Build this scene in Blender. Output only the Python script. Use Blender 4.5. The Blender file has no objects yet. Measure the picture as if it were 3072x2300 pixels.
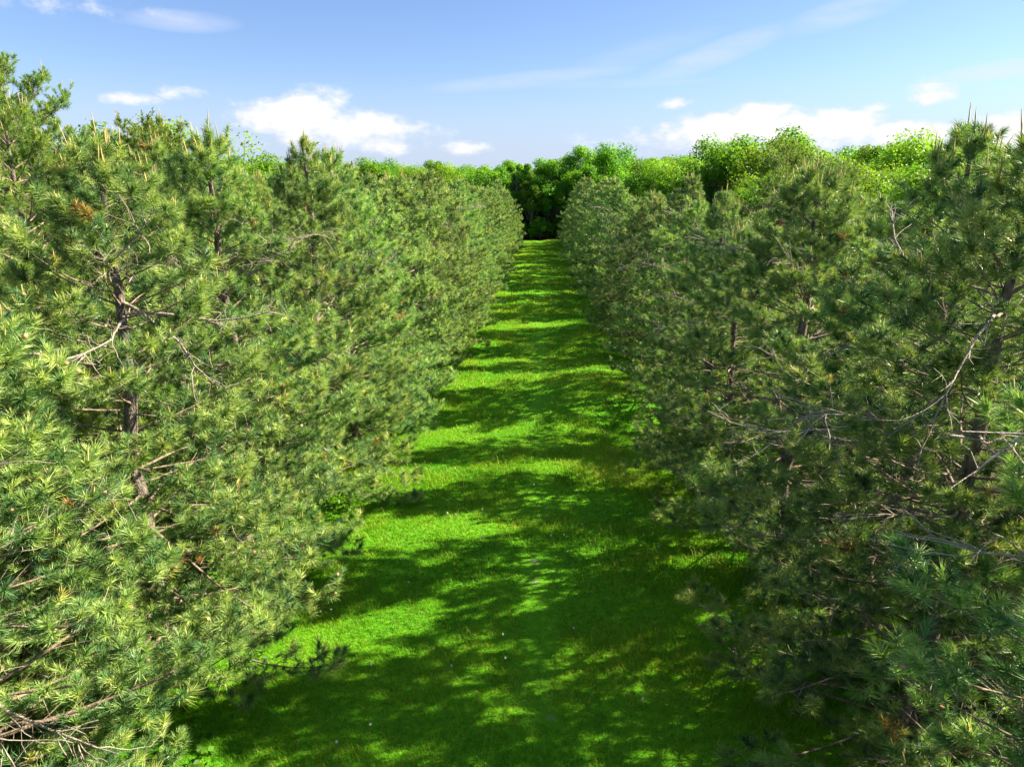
# A mown grass ride running between two rows of plantation pines, seen from about eight metres up.
import bpy, math
import numpy as np

SC = bpy.context.scene
COL = SC.collection
R = math.radians

# ------------------------------------------------------------------ small helpers
def norm(v):
    return v / np.maximum(np.linalg.norm(v, axis=-1, keepdims=True), 1e-9)

def lattice(x, y, seed=0):
    """smooth 2-D value noise in 0..1"""
    xi = np.floor(x).astype(np.int64); yi = np.floor(y).astype(np.int64)
    fx = x - xi; fy = y - yi
    fx = fx*fx*(3-2*fx); fy = fy*fy*(3-2*fy)
    def h(a, b):
        n = (a*374761393 + b*668265263 + seed*974711) & 0xffffffff
        n = ((n ^ (n >> 13)) * 1274126177) & 0xffffffff
        return ((n ^ (n >> 16)) & 0xffff) / 65535.0
    return (h(xi, yi)*(1-fx)*(1-fy) + h(xi+1, yi)*fx*(1-fy)
            + h(xi, yi+1)*(1-fx)*fy + h(xi+1, yi+1)*fx*fy)

def terrain(x, y):
    x = np.asarray(x, float); y = np.asarray(y, float)
    a = 0.34*(lattice(x/9+3, y/8, 5)-.5) + 0.20*(lattice(x/4, y/3.2, 9)-.5) + 0.06*(lattice(x/1.3, y/1.3, 11)-.5)
    hump = 0.38*np.exp(-((x-2.4)/2.2)**2 - ((y-27.0)/3.2)**2) + 0.30*np.exp(-((x-2.6)/1.8)**2 - ((y-40.0)/3.0)**2)
    fall = 1.0/(1.0+(np.hypot(x, y-50)/160.0)**4)
    return (a + hump)*fall

def link(name, mesh, parent=None):
    o = bpy.data.objects.new(name, mesh)
    COL.objects.link(o)
    if parent is not None:
        o.parent = parent
    return o

def mesh_of(name, verts, faces, mats, attr=None, mat_idx=None, smooth=False):
    """verts (N,3), faces (M,3) or (M,4)"""
    verts = np.asarray(verts, np.float32); faces = np.asarray(faces, np.int32)
    k = faces.shape[1]
    me = bpy.data.meshes.new(name)
    me.vertices.add(len(verts)); me.vertices.foreach_set('co', verts.ravel())
    me.loops.add(faces.size); me.loops.foreach_set('vertex_index', faces.ravel())
    me.polygons.add(len(faces))
    me.polygons.foreach_set('loop_start', np.arange(0, faces.size, k, dtype=np.int32))
    me.polygons.foreach_set('loop_total', np.full(len(faces), k, np.int32))
    if smooth:
        me.polygons.foreach_set('use_smooth', np.ones(len(faces), bool))
    for m in mats:
        me.materials.append(m)
    if mat_idx is not None:
        me.polygons.foreach_set('material_index', np.asarray(mat_idx, np.int32))
    if attr is not None:
        a = me.attributes.new('tint', 'FLOAT', 'POINT')
        a.data.foreach_set('value', np.asarray(attr, np.float32))
    me.update()
    return me

def tubes(paths, radii, sides=4):
    """paths (K,P,3), radii (K,P) -> verts, quads for K separate tapered tubes"""
    paths = np.asarray(paths, float); radii = np.asarray(radii, float)
    K, P, _ = paths.shape
    t = np.gradient(paths, axis=1); t = norm(t)
    ref = np.where(np.abs(t[:, :1, 2:3]) > .8, np.array([1., 0, 0]), np.array([0, 0, 1.]))
    u = norm(np.cross(t, np.broadcast_to(ref, t.shape))); v = np.cross(t, u)
    a = np.arange(sides)*2*math.pi/sides
    ring = (u[:, :, None, :]*np.cos(a)[None, None, :, None] + v[:, :, None, :]*np.sin(a)[None, None, :, None])
    V = (paths[:, :, None, :] + ring*radii[:, :, None, None]).reshape(-1, 3)
    b = (np.arange(K)[:, None, None]*P + np.arange(P-1)[None, :, None])*sides
    s = np.arange(sides)[None, None, :]; s2 = (s+1) % sides
    F = np.stack([b+s, b+s2, b+sides+s2, b+sides+s], -1).reshape(-1, 4)
    return V, F

class Bag:
    """collects quad/tri lists to one mesh"""
    def __init__(s): s.v = []; s.f = []; s.m = []; s.a = []; s.n = 0
    def add(s, V, F, m=0, a=None):
        s.v.append(V); s.f.append(F+s.n); s.m.append(np.full(len(F), m)); s.n += len(V)
        s.a.append(np.zeros(len(V)) if a is None else a)
    def mesh(s, name, mats, smooth=False):
        return mesh_of(name, np.concatenate(s.v), np.concatenate(s.f), mats, np.concatenate(s.a), np.concatenate(s.m), smooth)

# ------------------------------------------------------------------ materials
def new_mat(name):
    m = bpy.data.materials.new(name); m.use_nodes = True
    nt = m.node_tree; nt.nodes.clear()
    return m, nt, nt.nodes, nt.links

def ramp_node(N, stops):
    r = N.new('ShaderNodeValToRGB')
    e = r.color_ramp.elements
    while len(e) < len(stops):
        e.new(0.5)
    for el, (p, c) in zip(e, stops):
        el.position = p; el.color = (*c, 1)
    return r

def leaf_mat(name, stops, trans=0.35, rough=0.5, spec=0.3, obj_var=0.12, hue_var=0.0, tcol=(1.25, 1.35, .7), rand_mix=0.15):
    m, nt, N, L = new_mat(name)
    at = N.new('ShaderNodeAttribute'); at.attribute_name = 'tint'
    ge = N.new('ShaderNodeNewGeometry')
    mx = N.new('ShaderNodeMath'); mx.operation = 'MULTIPLY_ADD'           # slight variety leaf by leaf
    sub = N.new('ShaderNodeMath'); sub.operation = 'SUBTRACT'; sub.inputs[1].default_value = .5
    L.new(ge.outputs['Random Per Island'], sub.inputs[0])
    L.new(sub.outputs[0], mx.inputs[0]); mx.inputs[1].default_value = rand_mix; L.new(at.outputs['Fac'], mx.inputs[2])
    rp = ramp_node(N, stops); L.new(mx.outputs[0], rp.inputs[0])
    oi = N.new('ShaderNodeObjectInfo')
    hs = N.new('ShaderNodeHueSaturation')
    mv = N.new('ShaderNodeMapRange'); mv.inputs[3].default_value = 1-obj_var; mv.inputs[4].default_value = 1+obj_var
    L.new(oi.outputs['Random'], mv.inputs[0]); L.new(mv.outputs[0], hs.inputs['Value'])
    mh = N.new('ShaderNodeMapRange'); mh.inputs[3].default_value = .5-hue_var; mh.inputs[4].default_value = .5+hue_var
    L.new(oi.outputs['Random'], mh.inputs[0]); L.new(mh.outputs[0], hs.inputs['Hue'])
    L.new(rp.outputs[0], hs.inputs['Color'])
    p = N.new('ShaderNodeBsdfPrincipled'); p.inputs['Roughness'].default_value = rough
    p.inputs['Specular IOR Level'].default_value = spec
    L.new(hs.outputs[0], p.inputs['Base Color'])
    tr = N.new('ShaderNodeBsdfTranslucent')
    mc = N.new('ShaderNodeVectorMath'); mc.operation = 'MULTIPLY'; mc.inputs[1].default_value = tcol
    L.new(hs.outputs[0], mc.inputs[0]); L.new(mc.outputs[0], tr.inputs[0])
    ms = N.new('ShaderNodeMixShader'); ms.inputs[0].default_value = trans
    L.new(p.outputs[0], ms.inputs[1]); L.new(tr.outputs[0], ms.inputs[2])
    o = N.new('ShaderNodeOutputMaterial'); L.new(ms.outputs[0], o.inputs[0])
    return m

def bark_mat(name, c1, c2, scale=14, stretch=5, rough=.9, bump=.6):
    m, nt, N, L = new_mat(name)
    tc = N.new('ShaderNodeTexCoord'); mp = N.new('ShaderNodeMapping')
    mp.inputs['Scale'].default_value = (scale, scale, scale/stretch)
    L.new(tc.outputs['Object'], mp.inputs[0])
    n1 = N.new('ShaderNodeTexNoise'); n1.inputs['Scale'].default_value = 1.0; n1.inputs['Detail'].default_value = 5
    L.new(mp.outputs[0], n1.inputs['Vector'])
    vo = N.new('ShaderNodeTexVoronoi'); vo.inputs['Scale'].default_value = 1.6; vo.feature = 'DISTANCE_TO_EDGE'
    L.new(mp.outputs[0], vo.inputs['Vector'])
    rp = ramp_node(N, [(0.28, c1), (0.5, tuple((a+b)/2 for a, b in zip(c1, c2))), (.72, c2)])
    L.new(n1.outputs[0], rp.inputs[0])
    p = N.new('ShaderNodeBsdfPrincipled'); p.inputs['Roughness'].default_value = rough; p.inputs['Specular IOR Level'].default_value = .2
    L.new(rp.outputs[0], p.inputs['Base Color'])
    ad = N.new('ShaderNodeMath'); ad.operation = 'ADD'; L.new(n1.outputs[0], ad.inputs[0]); L.new(vo.outputs['Distance'], ad.inputs[1])
    bm = N.new('ShaderNodeBump'); bm.inputs['Strength'].default_value = bump; bm.inputs['Distance'].default_value = .03
    L.new(ad.outputs[0], bm.inputs['Height']); L.new(bm.outputs[0], p.inputs['Normal'])
    o = N.new('ShaderNodeOutputMaterial'); L.new(p.outputs[0], o.inputs[0])
    return m

BROWN = (0.22, 0.085, 0.025)
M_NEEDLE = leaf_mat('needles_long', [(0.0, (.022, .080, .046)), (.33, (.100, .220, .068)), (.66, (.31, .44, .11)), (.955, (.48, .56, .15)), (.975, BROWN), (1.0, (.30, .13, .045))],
                    trans=.25, rough=.42, spec=.40, obj_var=.15, hue_var=.012)
M_SCOTS = leaf_mat('needles_short', [(0.0, (.045, .105, .030)), (.4, (.13, .23, .042)), (.8, (.24, .33, .055)), (.96, (.30, .36, .08)), (.975, BROWN), (1.0, BROWN)],
                   trans=.34, rough=.45, spec=.4, obj_var=.12, hue_var=.008)
M_LEAF = leaf_mat('broad_leaves', [(0.0, (.055, .150, .012)), (.5, (.115, .260, .014)), (1.0, (.22, .37, .018))],
                  trans=.48, rough=.5, spec=.25, obj_var=.22, hue_var=.012, rand_mix=.35)
M_LIME = leaf_mat('young_leaves', [(0.0, (.070, .175, .012)), (.5, (.135, .270, .014)), (1.0, (.25, .37, .020))],
                  trans=.45, rough=.5, spec=.25, obj_var=.14, hue_var=.012, rand_mix=.35)
M_GRASS = leaf_mat('grass_blades', [(0.0, (.014, .120, .007)), (.30, (.068, .262, .008)), (.60, (.245, .360, .012)), (1.0, (.50, .46, .11))],
                   trans=.45, rough=.55, spec=.2, obj_var=0, rand_mix=.30, tcol=(1.15, 1.3, .5))
M_WEED = leaf_mat('weed_leaves', [(0.0, (.040, .120, .010)), (.5, (.075, .200, .014)), (1.0, (.150, .300, .022))], trans=.4, rough=.45, spec=.35, obj_var=0, rand_mix=.4)
M_BARK = bark_mat('pine_bark', (.055, .044, .038), (.27, .225, .195), 24, 3.2, bump=1.0)
M_BRANCH = bark_mat('branch_bark', (.11, .080, .062), (.32, .25, .20), 20, 1.5, bump=.4)
M_DEAD = bark_mat('dead_wood', (.17, .14, .115), (.40, .35, .30), 22, 1.5, bump=.4)
M_ORANGE = bark_mat('flaky_orange_bark', (.27, .105, .035), (.46, .22, .085), 14, 3)
M_GREYBARK = bark_mat('grey_bark', (.07, .062, .052), (.19, .17, .15), 5, 5)

def plain(name, c, rough=.7):
    m, nt, N, L = new_mat(name)
    p = N.new('ShaderNodeBsdfPrincipled'); p.inputs['Roughness'].default_value = rough; p.inputs['Specular IOR Level'].default_value = .25
    n = N.new('ShaderNodeTexNoise'); n.inputs['Scale'].default_value = 30
    r = ramp_node(N, [(.3, tuple(x*.75 for x in c)), (.7, tuple(min(1, x*1.2) for x in c))]); L.new(n.outputs[0], r.inputs[0])
    L.new(r.outputs[0], p.inputs['Base Color'])
    o = N.new('ShaderNodeOutputMaterial'); L.new(p.outputs[0], o.inputs[0])
    return m
M_CANDLE = plain('new_shoot_buff', (.42, .33, .13))
M_POLLEN = plain('pollen_cone_pink', (.58, .30, .20))
M_SEED = plain('seed_head_white', (.80, .80, .76))
M_STEM = plain('stem_green', (.10, .17, .04))
M_STAKE = plain('dark_stake', (.035, .032, .028))

# ------------------------------------------------------------------ needle tufts
def needle_mesh_data(pos, ax, size, tint, rng, n, width, length, stem=.13, spread=1.0):
    """a brush of n needles round every shoot; every needle is one slim triangle"""
    T = len(pos)
    u = rng.random((T, n))**0.8
    th = np.radians(np.clip(86 - 70*u*spread + rng.normal(0, 10, (T, n)), 5, 110))
    ph = rng.random((T, n))*2*math.pi
    ref = np.where(np.abs(ax[:, 2:3]) > .85, np.array([1., 0, 0]), np.array([0, 0, 1.]))
    e1 = norm(np.cross(ax, ref)); e2 = np.cross(ax, e1)
    rad = e1[:, None]*np.cos(ph)[..., None] + e2[:, None]*np.sin(ph)[..., None]
    d = ax[:, None]*np.cos(th)[..., None] + rad*np.sin(th)[..., None]
    base = pos[:, None] + ax[:, None]*((u-.75)*stem)[..., None]*size[:, None, None]
    ln = length*size[:, None]*(.75+.4*rng.random((T, n)))
    tip = base + d*ln[..., None]
    tip[..., 2] -= .10*ln
    side = norm(np.cross(d, norm(rng.normal(size=(T, n, 3)))))*(width*.5)
    V = np.stack([base-side, base+side, tip], 2).reshape(-1, 3)
    F = np.arange(T*n*3).reshape(-1, 3)
    a = np.repeat(tint, n*3)
    return V, F, a

def bez_path(p0, d0, length, P, rng, curl, wander):
    """paths growing from p0 along d0, curling up by `curl` radians; vectorised over K"""
    K = len(p0)
    out = np.zeros((K, P, 3)); out[:, 0] = p0
    d = d0.copy(); st = (length/(P-1))[:, None]
    for i in range(1, P):
        d = d + np.array([0, 0, 1.])*(curl[:, None]*(i/(P-1))**1.3*1.6/(P-1)) + rng.normal(0, wander, (K, 3))
        d = norm(d)
        out[:, i] = out[:, i-1] + d*st
    return out

def make_pine(seed, H=9.0, Rc=2.9, lod=0, kind='long', z0=.45, bare=None, dead_n=8, tip_gap=.32, low_sparse=.0, orange=False, candle=.28, dens=1.0, pw=1.5, extra=()):
    """returns dict of meshes: trunk, branches, foliage, dead (list)"""
    rng = np.random.default_rng(seed)
    # trunk
    P = 14
    zz = np.linspace(-.15, H-.25, P)
    wob = np.cumsum(rng.normal(0, .035, (P, 2)), 0); wob -= wob[0]
    tp = np.stack([wob[:, 0], wob[:, 1], zz], 1)
    tr = (.0150*H)*(1-np.clip(zz/H, 0, 1))**.85 + .014
    tr[0] *= 1.25
    bag = Bag()
    V, F = tubes(tp[None], tr[None], 10); bag.add(V, F)
    if orange:                                                # young upper trunk with flaky orange bark
        bag.m[-1][:] = np.repeat((zz[:-1] > H*.5).astype(int), 10)
    trunk = bag.mesh('trunk', [M_BARK, M_ORANGE], True)
    def trunk_at(z):
        return np.stack([np.interp(z, zz, tp[:, 0]), np.interp(z, zz, tp[:, 1]), z], -1)
    # whorls of branches
    zs, az = [], []
    z = z0; ph = rng.random()*6
    while z < H-.3:
        t = (z-z0)/(H-z0)
        n = int(rng.integers(4, 7)) if t < .85 else int(rng.integers(3, 5))
        for i in range(n):
            zs.append(z + rng.normal(0, .07)); az.append(ph + i*2*math.pi/n + rng.normal(0, .22))
        ph += 1.1 + rng.random(); z += tip_gap*(.8+.5*rng.random())*(1.15-.35*t)
    zs = np.array(zs); az = np.array(az); K = len(zs)
    t = np.clip((zs-z0)/(H-z0), 0, 1)
    prof = (1-t**pw)**.9*(.84+.16*np.minimum(1, t/.2)) if kind == 'long' else np.minimum((1-t**2.4)**.75, .62+.75*t)
    Lb = np.maximum(.28, Rc*prof*rng.uniform(.72, 1.14, K))
    el = np.radians(-9 + 52*t**1.25 + rng.normal(0, 6, K))
    d0 = np.stack([np.cos(az)*np.cos(el), np.sin(az)*np.cos(el), np.sin(el)], -1)
    PB = 9
    bp = bez_path(trunk_at(zs), d0, Lb, PB, rng, .42+.25*rng.random(K), .055)
    br = (.006 + .0082*Lb)[:, None]*np.linspace(1, .22, PB)[None]**1.0
    bb = Bag()
    V, F = tubes(bp, br, 5); bb.add(V, F, 0)
    # second-order twigs
    tw_p, tw_d, tw_l, tw_live, tw_h = [], [], [], [], []
    step = .106/dens
    for k in range(K):
        L = Lb[k]; s0 = .30 if L > 1 else .12
        m = max(2, int((1-s0)*L/step))
        s = np.linspace(s0, .97, m) + rng.normal(0, .012, m)
        s = np.clip(s, .05, .99)
        f = s*(PB-1); i = np.minimum(f.astype(int), PB-2); fr = (f-i)[:, None]
        p = bp[k, i]*(1-fr) + bp[k, i+1]*fr
        tg = norm(bp[k, i+1]-bp[k, i])
        sd = np.where(np.arange(m) % 2 == 0, 1., -1.)[:, None]
        lat = norm(np.cross(tg, np.array([0, 0, 1.])))*sd
        a = np.radians(rng.uniform(32, 62, m))[:, None]
        d = tg*np.cos(a) + lat*np.sin(a) + np.array([0, 0, 1.])*rng.uniform(-.10, .38, (m, 1))
        l = (.17 + .36*L*.55*(1-s) + .06*L)*rng.uniform(.6, 1.25, m)
        tw_p.append(p); tw_d.append(norm(d)); tw_l.append(np.clip(l, .12, .85))
        inner = s < (.42 if L > 1 else .2)
        live = np.where(inner, rng.random(m) < .75, rng.random(m) < .99 - low_sparse*(zs[k] < H*.45))
        if bare is not None and bare[0] < zs[k] < bare[1]:
            da = math.cos(az[k]-bare[2])
            if da > bare[3]:
                live &= rng.random(m) < .10
        tw_live.append(live); tw_h.append(np.full(m, t[k]))
    tw_p = np.concatenate(tw_p); tw_d = np.concatenate(tw_d); tw_l = np.concatenate(tw_l)
    tw_live = np.concatenate(tw_live); tw_h = np.concatenate(tw_h)
    PT = 5
    tp2 = bez_path(tw_p, tw_d, tw_l, PT, rng, np.full(len(tw_p), .38), .10)
    bb.add(*tubes(tp2, np.linspace(1, .45, PT)[None]*(.0032+.0038*tw_l)[:, None], 3), 0)
    # some curled dead twiglets
    dead = np.where(~tw_live)[0]
    if len(dead):
        q = tp2[dead, 2]; dd = norm(rng.normal(size=(len(dead), 3)) + np.array([0, 0, -.3]))
        tp3 = bez_path(q, dd, rng.uniform(.12, .4, len(dead)), 4, rng, np.full(len(dead), -.3), .22)
        bb.add(*tubes(tp3, np.full((len(dead), 4), .0036), 3), 1)
    branches = bb.mesh('branches', [M_BRANCH, M_DEAD], False)
    # shoots -> tufts
    pos, ax, sz, tip_flag, hh = [], [], [], [], []
    live = np.where(tw_live)[0]
    up = np.array([0, 0, 1.])
    for q, lo in ((1.0, 0.), (.84, .16), (.66, .26), (.48, .36), (.30, .48)):          # along each live twig
        keep = live[tw_l[live] >= lo]
        if q < .8: keep = keep[rng.random(len(keep)) < .85]
        f = q*(PT-1); i = min(int(f), PT-2); fr = f-i
        p = tp2[keep, i]*(1-fr) + tp2[keep, i+1]*fr
        tg = norm(tp2[keep, i+1]-tp2[keep, i])
        off = norm(rng.normal(size=(len(keep), 3)))
        if q == 1.0:
            a = norm(tg*.70 + up*.50 + off*.25)
        else:
            off[:, 2] = np.abs(off[:, 2])*.6
            a = norm(tg*.5 + off*.85 + up*.32); p = p + a*rng.uniform(.05, .17, (len(keep), 1))
        pos.append(p); ax.append(a); sz.append(rng.uniform(.72, 1.25, len(keep))*(1.0 if q == 1 else .88))
        tip_flag.append(np.full(len(keep), q == 1.0)); hh.append(tw_h[keep])
    # branch tips: a cluster of shoots each
    okb = np.ones(K, bool)
    if bare is not None:
        okb = ~((zs > bare[0]) & (zs < bare[1]) & (np.cos(az-bare[2]) > bare[3]) & (rng.random(K) < .8))
    bt = bp[okb, -1]; bd = norm(bp[okb, -1]-bp[okb, -2])
    for j in range(4):
        a = norm(bd + up*.5 + rng.normal(0, .5 if j else .12, bd.shape))
        pos.append(bt + a*(.05 if j else .09)); ax.append(a); sz.append(rng.uniform(.9, 1.2, len(bt)))
        tip_flag.append(np.full(len(bt), True)); hh.append(t[okb])
    # the leader
    m = 12
    a = norm(rng.normal(0, .45, (m, 3)) + up)
    top = trunk_at(np.full(m, H-.55) + rng.random(m)*.42)
    pos.append(top + a*.10); ax.append(a); sz.append(np.full(m, 1.05)); tip_flag.append(np.full(m, True)); hh.append(np.ones(m))
    pos = np.concatenate(pos); ax = np.concatenate(ax); sz = np.concatenate(sz); tf = np.concatenate(tip_flag); hh = np.concatenate(hh)
    # tint: brighter at shoot tips and outside the crown, duller inside; a few dead brown shoots
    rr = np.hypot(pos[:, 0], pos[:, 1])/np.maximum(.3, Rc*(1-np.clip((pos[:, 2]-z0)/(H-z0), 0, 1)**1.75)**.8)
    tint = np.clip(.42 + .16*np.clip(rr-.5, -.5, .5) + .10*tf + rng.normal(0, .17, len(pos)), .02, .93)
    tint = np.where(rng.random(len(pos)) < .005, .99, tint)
    for j in range(2):                                           # one or two rusty dead sprays
        c0 = pos[rng.integers(len(pos))]
        tint = np.where(np.linalg.norm(pos-c0, axis=1) < rng.uniform(.10, .20), .985, tint)
    if kind == 'long':
        n, w, ln = [(70, .0088, .143), (31, .0175, .150), (15, .033, .165)][lod]
        mat = M_NEEDLE
    else:
        n, w, ln = [(56, .0092, .10), (28, .0175, .11), (14, .032, .13)][lod]
        mat = M_SCOTS
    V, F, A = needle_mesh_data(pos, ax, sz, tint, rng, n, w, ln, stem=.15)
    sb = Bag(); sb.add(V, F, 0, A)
    def tri(VF):
        q_ = VF[1]; return VF[0], np.concatenate([q_[:, :3], q_[:, [0, 2, 3]]])
    # candles and pollen cones
    cs = np.where(tf & (ax[:, 2] > .45) & (tint < .95))[0]
    cs = cs[rng.random(len(cs)) < candle*(.30+.8*hh[cs])]
    if len(cs):
        q = len(cs); ca = norm(ax[cs]*.35 + up + rng.normal(0, .08, (q, 3)))
        cl = (.07 + .10*rng.random(q))*(1+1.1*(hh[cs] > .86))
        path = pos[cs][:, None] + ca[:, None]*(np.linspace(0, 1, 3)[None, :]*cl[:, None] + .03)[..., None]
        cr = np.array([.0075, .0085, .003])[None]*np.ones((q, 1))
        if lod == 2: cr = cr*1.2
        sb.add(*tri(tubes(path, cr, 4)), 1)
    pc = np.where(tf & (hh < .7) & (tint < .95))[0]
    pc = pc[rng.random(len(pc)) < (.07 if kind == 'long' else .02)]
    if len(pc):
        q = len(pc); ca = ax[pc]
        path = pos[pc][:, None] + ca[:, None]*(np.linspace(0, 1, 4)[None, :]*.055 + .035)[..., None]
        sb.add(*tri(tubes(path, np.array([.008, .024, .021, .006])[None]*rng.uniform(.7, 1.15, (q, 1)), 6)), 2)
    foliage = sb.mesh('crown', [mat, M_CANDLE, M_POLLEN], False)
    # big bare dead branches
    deads = []
    for (ez, ea, eL, ee) in extra:
        deads.append(dead_branch(rng, trunk_at(np.array([ez]))[0], ea, eL, ee, 1.35))
    for j in range(dead_n):
        dz = rng.uniform(.18, .80)*H
        a = rng.random()*6.283
        deads.append(dead_branch(rng, trunk_at(np.array([dz]))[0], a, Rc*rng.uniform(.6, .95)))
    return dict(trunk=trunk, branches=branches, foliage=foliage, dead=deads)

def dead_branch(rng, p0, a, L, elev=None, thick=1.0):
    b = Bag()
    e = rng.uniform(-.05, .45) if elev is None else elev
    d = np.array([[math.cos(a)*math.cos(e), math.sin(a)*math.cos(e), math.sin(e)]])
    main = bez_path(p0[None], d, np.array([L]), 10, rng, np.array([-.25+.5*rng.random()]), .14)
    b.add(*tubes(main, np.linspace(.021*thick, .005, 10)[None], 6), 0)
    m = 13
    idx = rng.integers(3, 9, m)
    dd = norm(norm(main[0, idx]-main[0, idx-1]) + rng.normal(0, .55, (m, 3)))
    tw = bez_path(main[0, idx], dd, rng.uniform(.25, .75, m)*L*.42, 6, rng, np.full(m, .1), .16)
    b.add(*tubes(tw, np.linspace(.0075, .003, 6)[None]*np.ones((m, 1)), 4), 0)
    m2 = 26; k = rng.integers(0, m, m2); j = rng.integers(2, 6, m2)
    t3 = bez_path(tw[k, j], norm(rng.normal(size=(m2, 3))), rng.uniform(.1, .35, m2), 4, rng, np.full(m2, -.2), .2)
    b.add(*tubes(t3, np.full((m2, 4), .003), 3), 0)
    return b.mesh('dead_branch', [M_DEAD], False)

# ------------------------------------------------------------------ broadleaf trees
def make_broadleaf(seed, H=13, W=7, lod=1, leaf=None, z0=.22, lobes=34, sparse=1.0, mat=None, leaf_size=.25, per=620):
    rng = np.random.default_rng(seed)
    mat = mat or M_LEAF
    bag = Bag()
    P = 10
    zz = np.linspace(-.2, H*.72, P); wob = np.cumsum(rng.normal(0, .08, (P, 2)), 0); wob -= wob[0]
    tp = np.stack([wob[:, 0], wob[:, 1], zz], 1)
    bag.add(*tubes(tp[None], (np.linspace(.024*H, .05, P))[None], 8), 0)
    # lobe centres through an egg-shaped crown
    c = []
    zc, rz = H*(z0+1)/2, H*(1-z0)/2
    while len(c) < lobes:
        v = norm(rng.normal(size=3)); r = rng.uniform(.50, .93)
        p = np.array([v[0]*W*.5*r, v[1]*W*.5*r, zc + v[2]*rz*r*.93])
        hf = (p[2]-H*z0)/(H*(1-z0))
        if np.hypot(p[0], p[1]) > W*.5*(1-.35*max(0, hf-.5)*2): continue
        c.append(p)
    c = np.array(c); m = len(c)
    # limbs
    zb = np.clip(c[:, 2]*.55, H*.12, H*.68)
    st = np.stack([np.interp(zb, zz, tp[:, 0]), np.interp(zb, zz, tp[:, 1]), zb], 1)
    s = np.linspace(0, 1, 7)[None, :, None]
    mid = st[:, None]*(1-s) + c[:, None]*s
    mid[:, :, 2] += (np.sin(s[..., 0]*math.pi)*-.05*H)
    mid[:, 1:-1] += rng.normal(0, .10, (m, 5, 3))
    bag.add(*tubes(mid, np.linspace(.0075*H, .02, 7)[None]*np.ones((m, 1)), 5), 0)
    trunk = bag.mesh('trunk', [M_GREYBARK], True)
    # leaves: sprays of small faces set over each lobe
    lr = W*.5*rng.uniform(.26, .44, m)*(1.25 if lobes < 26 else 1)
    k = int(per*sparse)
    v = norm(rng.normal(size=(m, k, 3)))
    rad = lr[:, None]*(rng.random((m, k))**.35)*rng.uniform(.85, 1.12, (m, k))
    # bumpy lobe surface
    bump = .82 + .36*lattice((v[..., 0]*2.3+v[..., 2]*1.7+np.arange(m)[:, None]*7.1), v[..., 1]*2.6+v[..., 2]*1.1, seed)
    p = c[:, None] + v*(rad*bump)[..., None]*np.array([1, 1, .78])
    nrm = norm(v*.7 + np.array([0, 0, .5]) + rng.normal(0, .55, v.shape))
    p = p.reshape(-1, 3); nrm = nrm.reshape(-1, 3)
    q = len(p)
    e1 = norm(np.cross(nrm, rng.normal(size=(q, 3)))); e2 = np.cross(nrm, e1)
    sz = leaf_size*rng.uniform(.6, 1.25, (q, 1))
    V = np.stack([p-e1*sz*.55, p-e2*sz*.33+e1*sz*.02, p+e1*sz*.6, p+e2*sz*.33], 1).reshape(-1, 3)
    F = np.arange(q*4).reshape(-1, 4)
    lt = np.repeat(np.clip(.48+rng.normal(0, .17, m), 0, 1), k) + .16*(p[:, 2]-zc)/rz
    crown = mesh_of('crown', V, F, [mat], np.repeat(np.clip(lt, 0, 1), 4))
    return dict(trunk=trunk, crown=crown)

# ------------------------------------------------------------------ placing things
def thing(name, x, y, label, cat, group=None, rz=0.0, sc=(1, 1, 1), z=None, tilt=(0, 0)):
    o = bpy.data.objects.new(name, None); COL.objects.link(o)
    o.empty_display_size = .3
    o.location = (x, y, float(terrain(x, y)) if z is None else z)
    o.rotation_euler = (tilt[0], tilt[1], rz); o.scale = sc
    o['label'] = label; o['category'] = cat
    if group: o['group'] = group
    return o

def place_pine(proto, x, y, label, group, rz=0., s=1., sr=1.0, sq=1.0, deads=True, full=True, tilt=(0, 0), name='pine_tree'):
    t = thing(name, x, y, label, 'pine tree', group, rz, (s*sr, s*sr*sq, s), tilt=tilt)
    tr = link('trunk', proto['trunk'], t)
    link('branches', proto['branches'], t)
    link('crown', proto['foliage'], t)
    if deads:
        for d in proto['dead']:
            link('dead_branch', d, tr)
    return t

def place_leafy(proto, x, y, label, group, rz=0., s=1., sz=None, name='broadleaf_tree'):
    t = thing(name, x, y, label, 'tree', group, rz, (s, s, sz or s))
    link('trunk', proto['trunk'], t); link('crown', proto['crown'], t)
    return t

rng = np.random.default_rng(2024)
ORD = ['first', 'second', 'third', 'fourth', 'fifth', 'sixth', 'seventh', 'eighth', 'ninth', 'tenth', 'eleventh', 'twelfth', 'thirteenth', 'fourteenth']

# ---- prototypes
NEAR = [make_pine(11, 9.0, 3.0, 0, dead_n=5, pw=1.65, extra=[(2.7, -1.0, 2.2, .05)]),
        make_pine(12, 8.8, 2.9, 0, dead_n=4, pw=1.7, extra=[(3.9, -2.95, 2.6, -.05), (2.9, -3.1, 2.2, .0)]),
        make_pine(13, 9.1, 2.8, 0, dead_n=4, pw=1.45), make_pine(14, 8.7, 3.0, 0, dead_n=5, pw=1.7)]
NEARR = [make_pine(31, 8.8, 3.2, 0, dead_n=13, low_sparse=.42, candle=.35, pw=1.35), make_pine(32, 8.9, 3.1, 0, dead_n=12, low_sparse=.36, candle=.5, pw=1.15),
         make_pine(33, 8.4, 3.2, 0, dead_n=12, low_sparse=.40, candle=.5, pw=1.3)]
BARE = make_pine(21, 9.0, 2.9, 0, bare=(6.2, 6.95, -1.0, .70), dead_n=2, pw=1.55, extra=[(6.6, -.2, 2.0, -.12), (6.4, .1, 2.1, .15), (5.6, -2.7, 1.4, .1)])
BARE2 = make_pine(22, 9.1, 2.8, 0, bare=(6.0, 6.45, -1.15, .75), dead_n=2, pw=1.4, extra=[(6.1, .1, 1.6, .25)])
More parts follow.
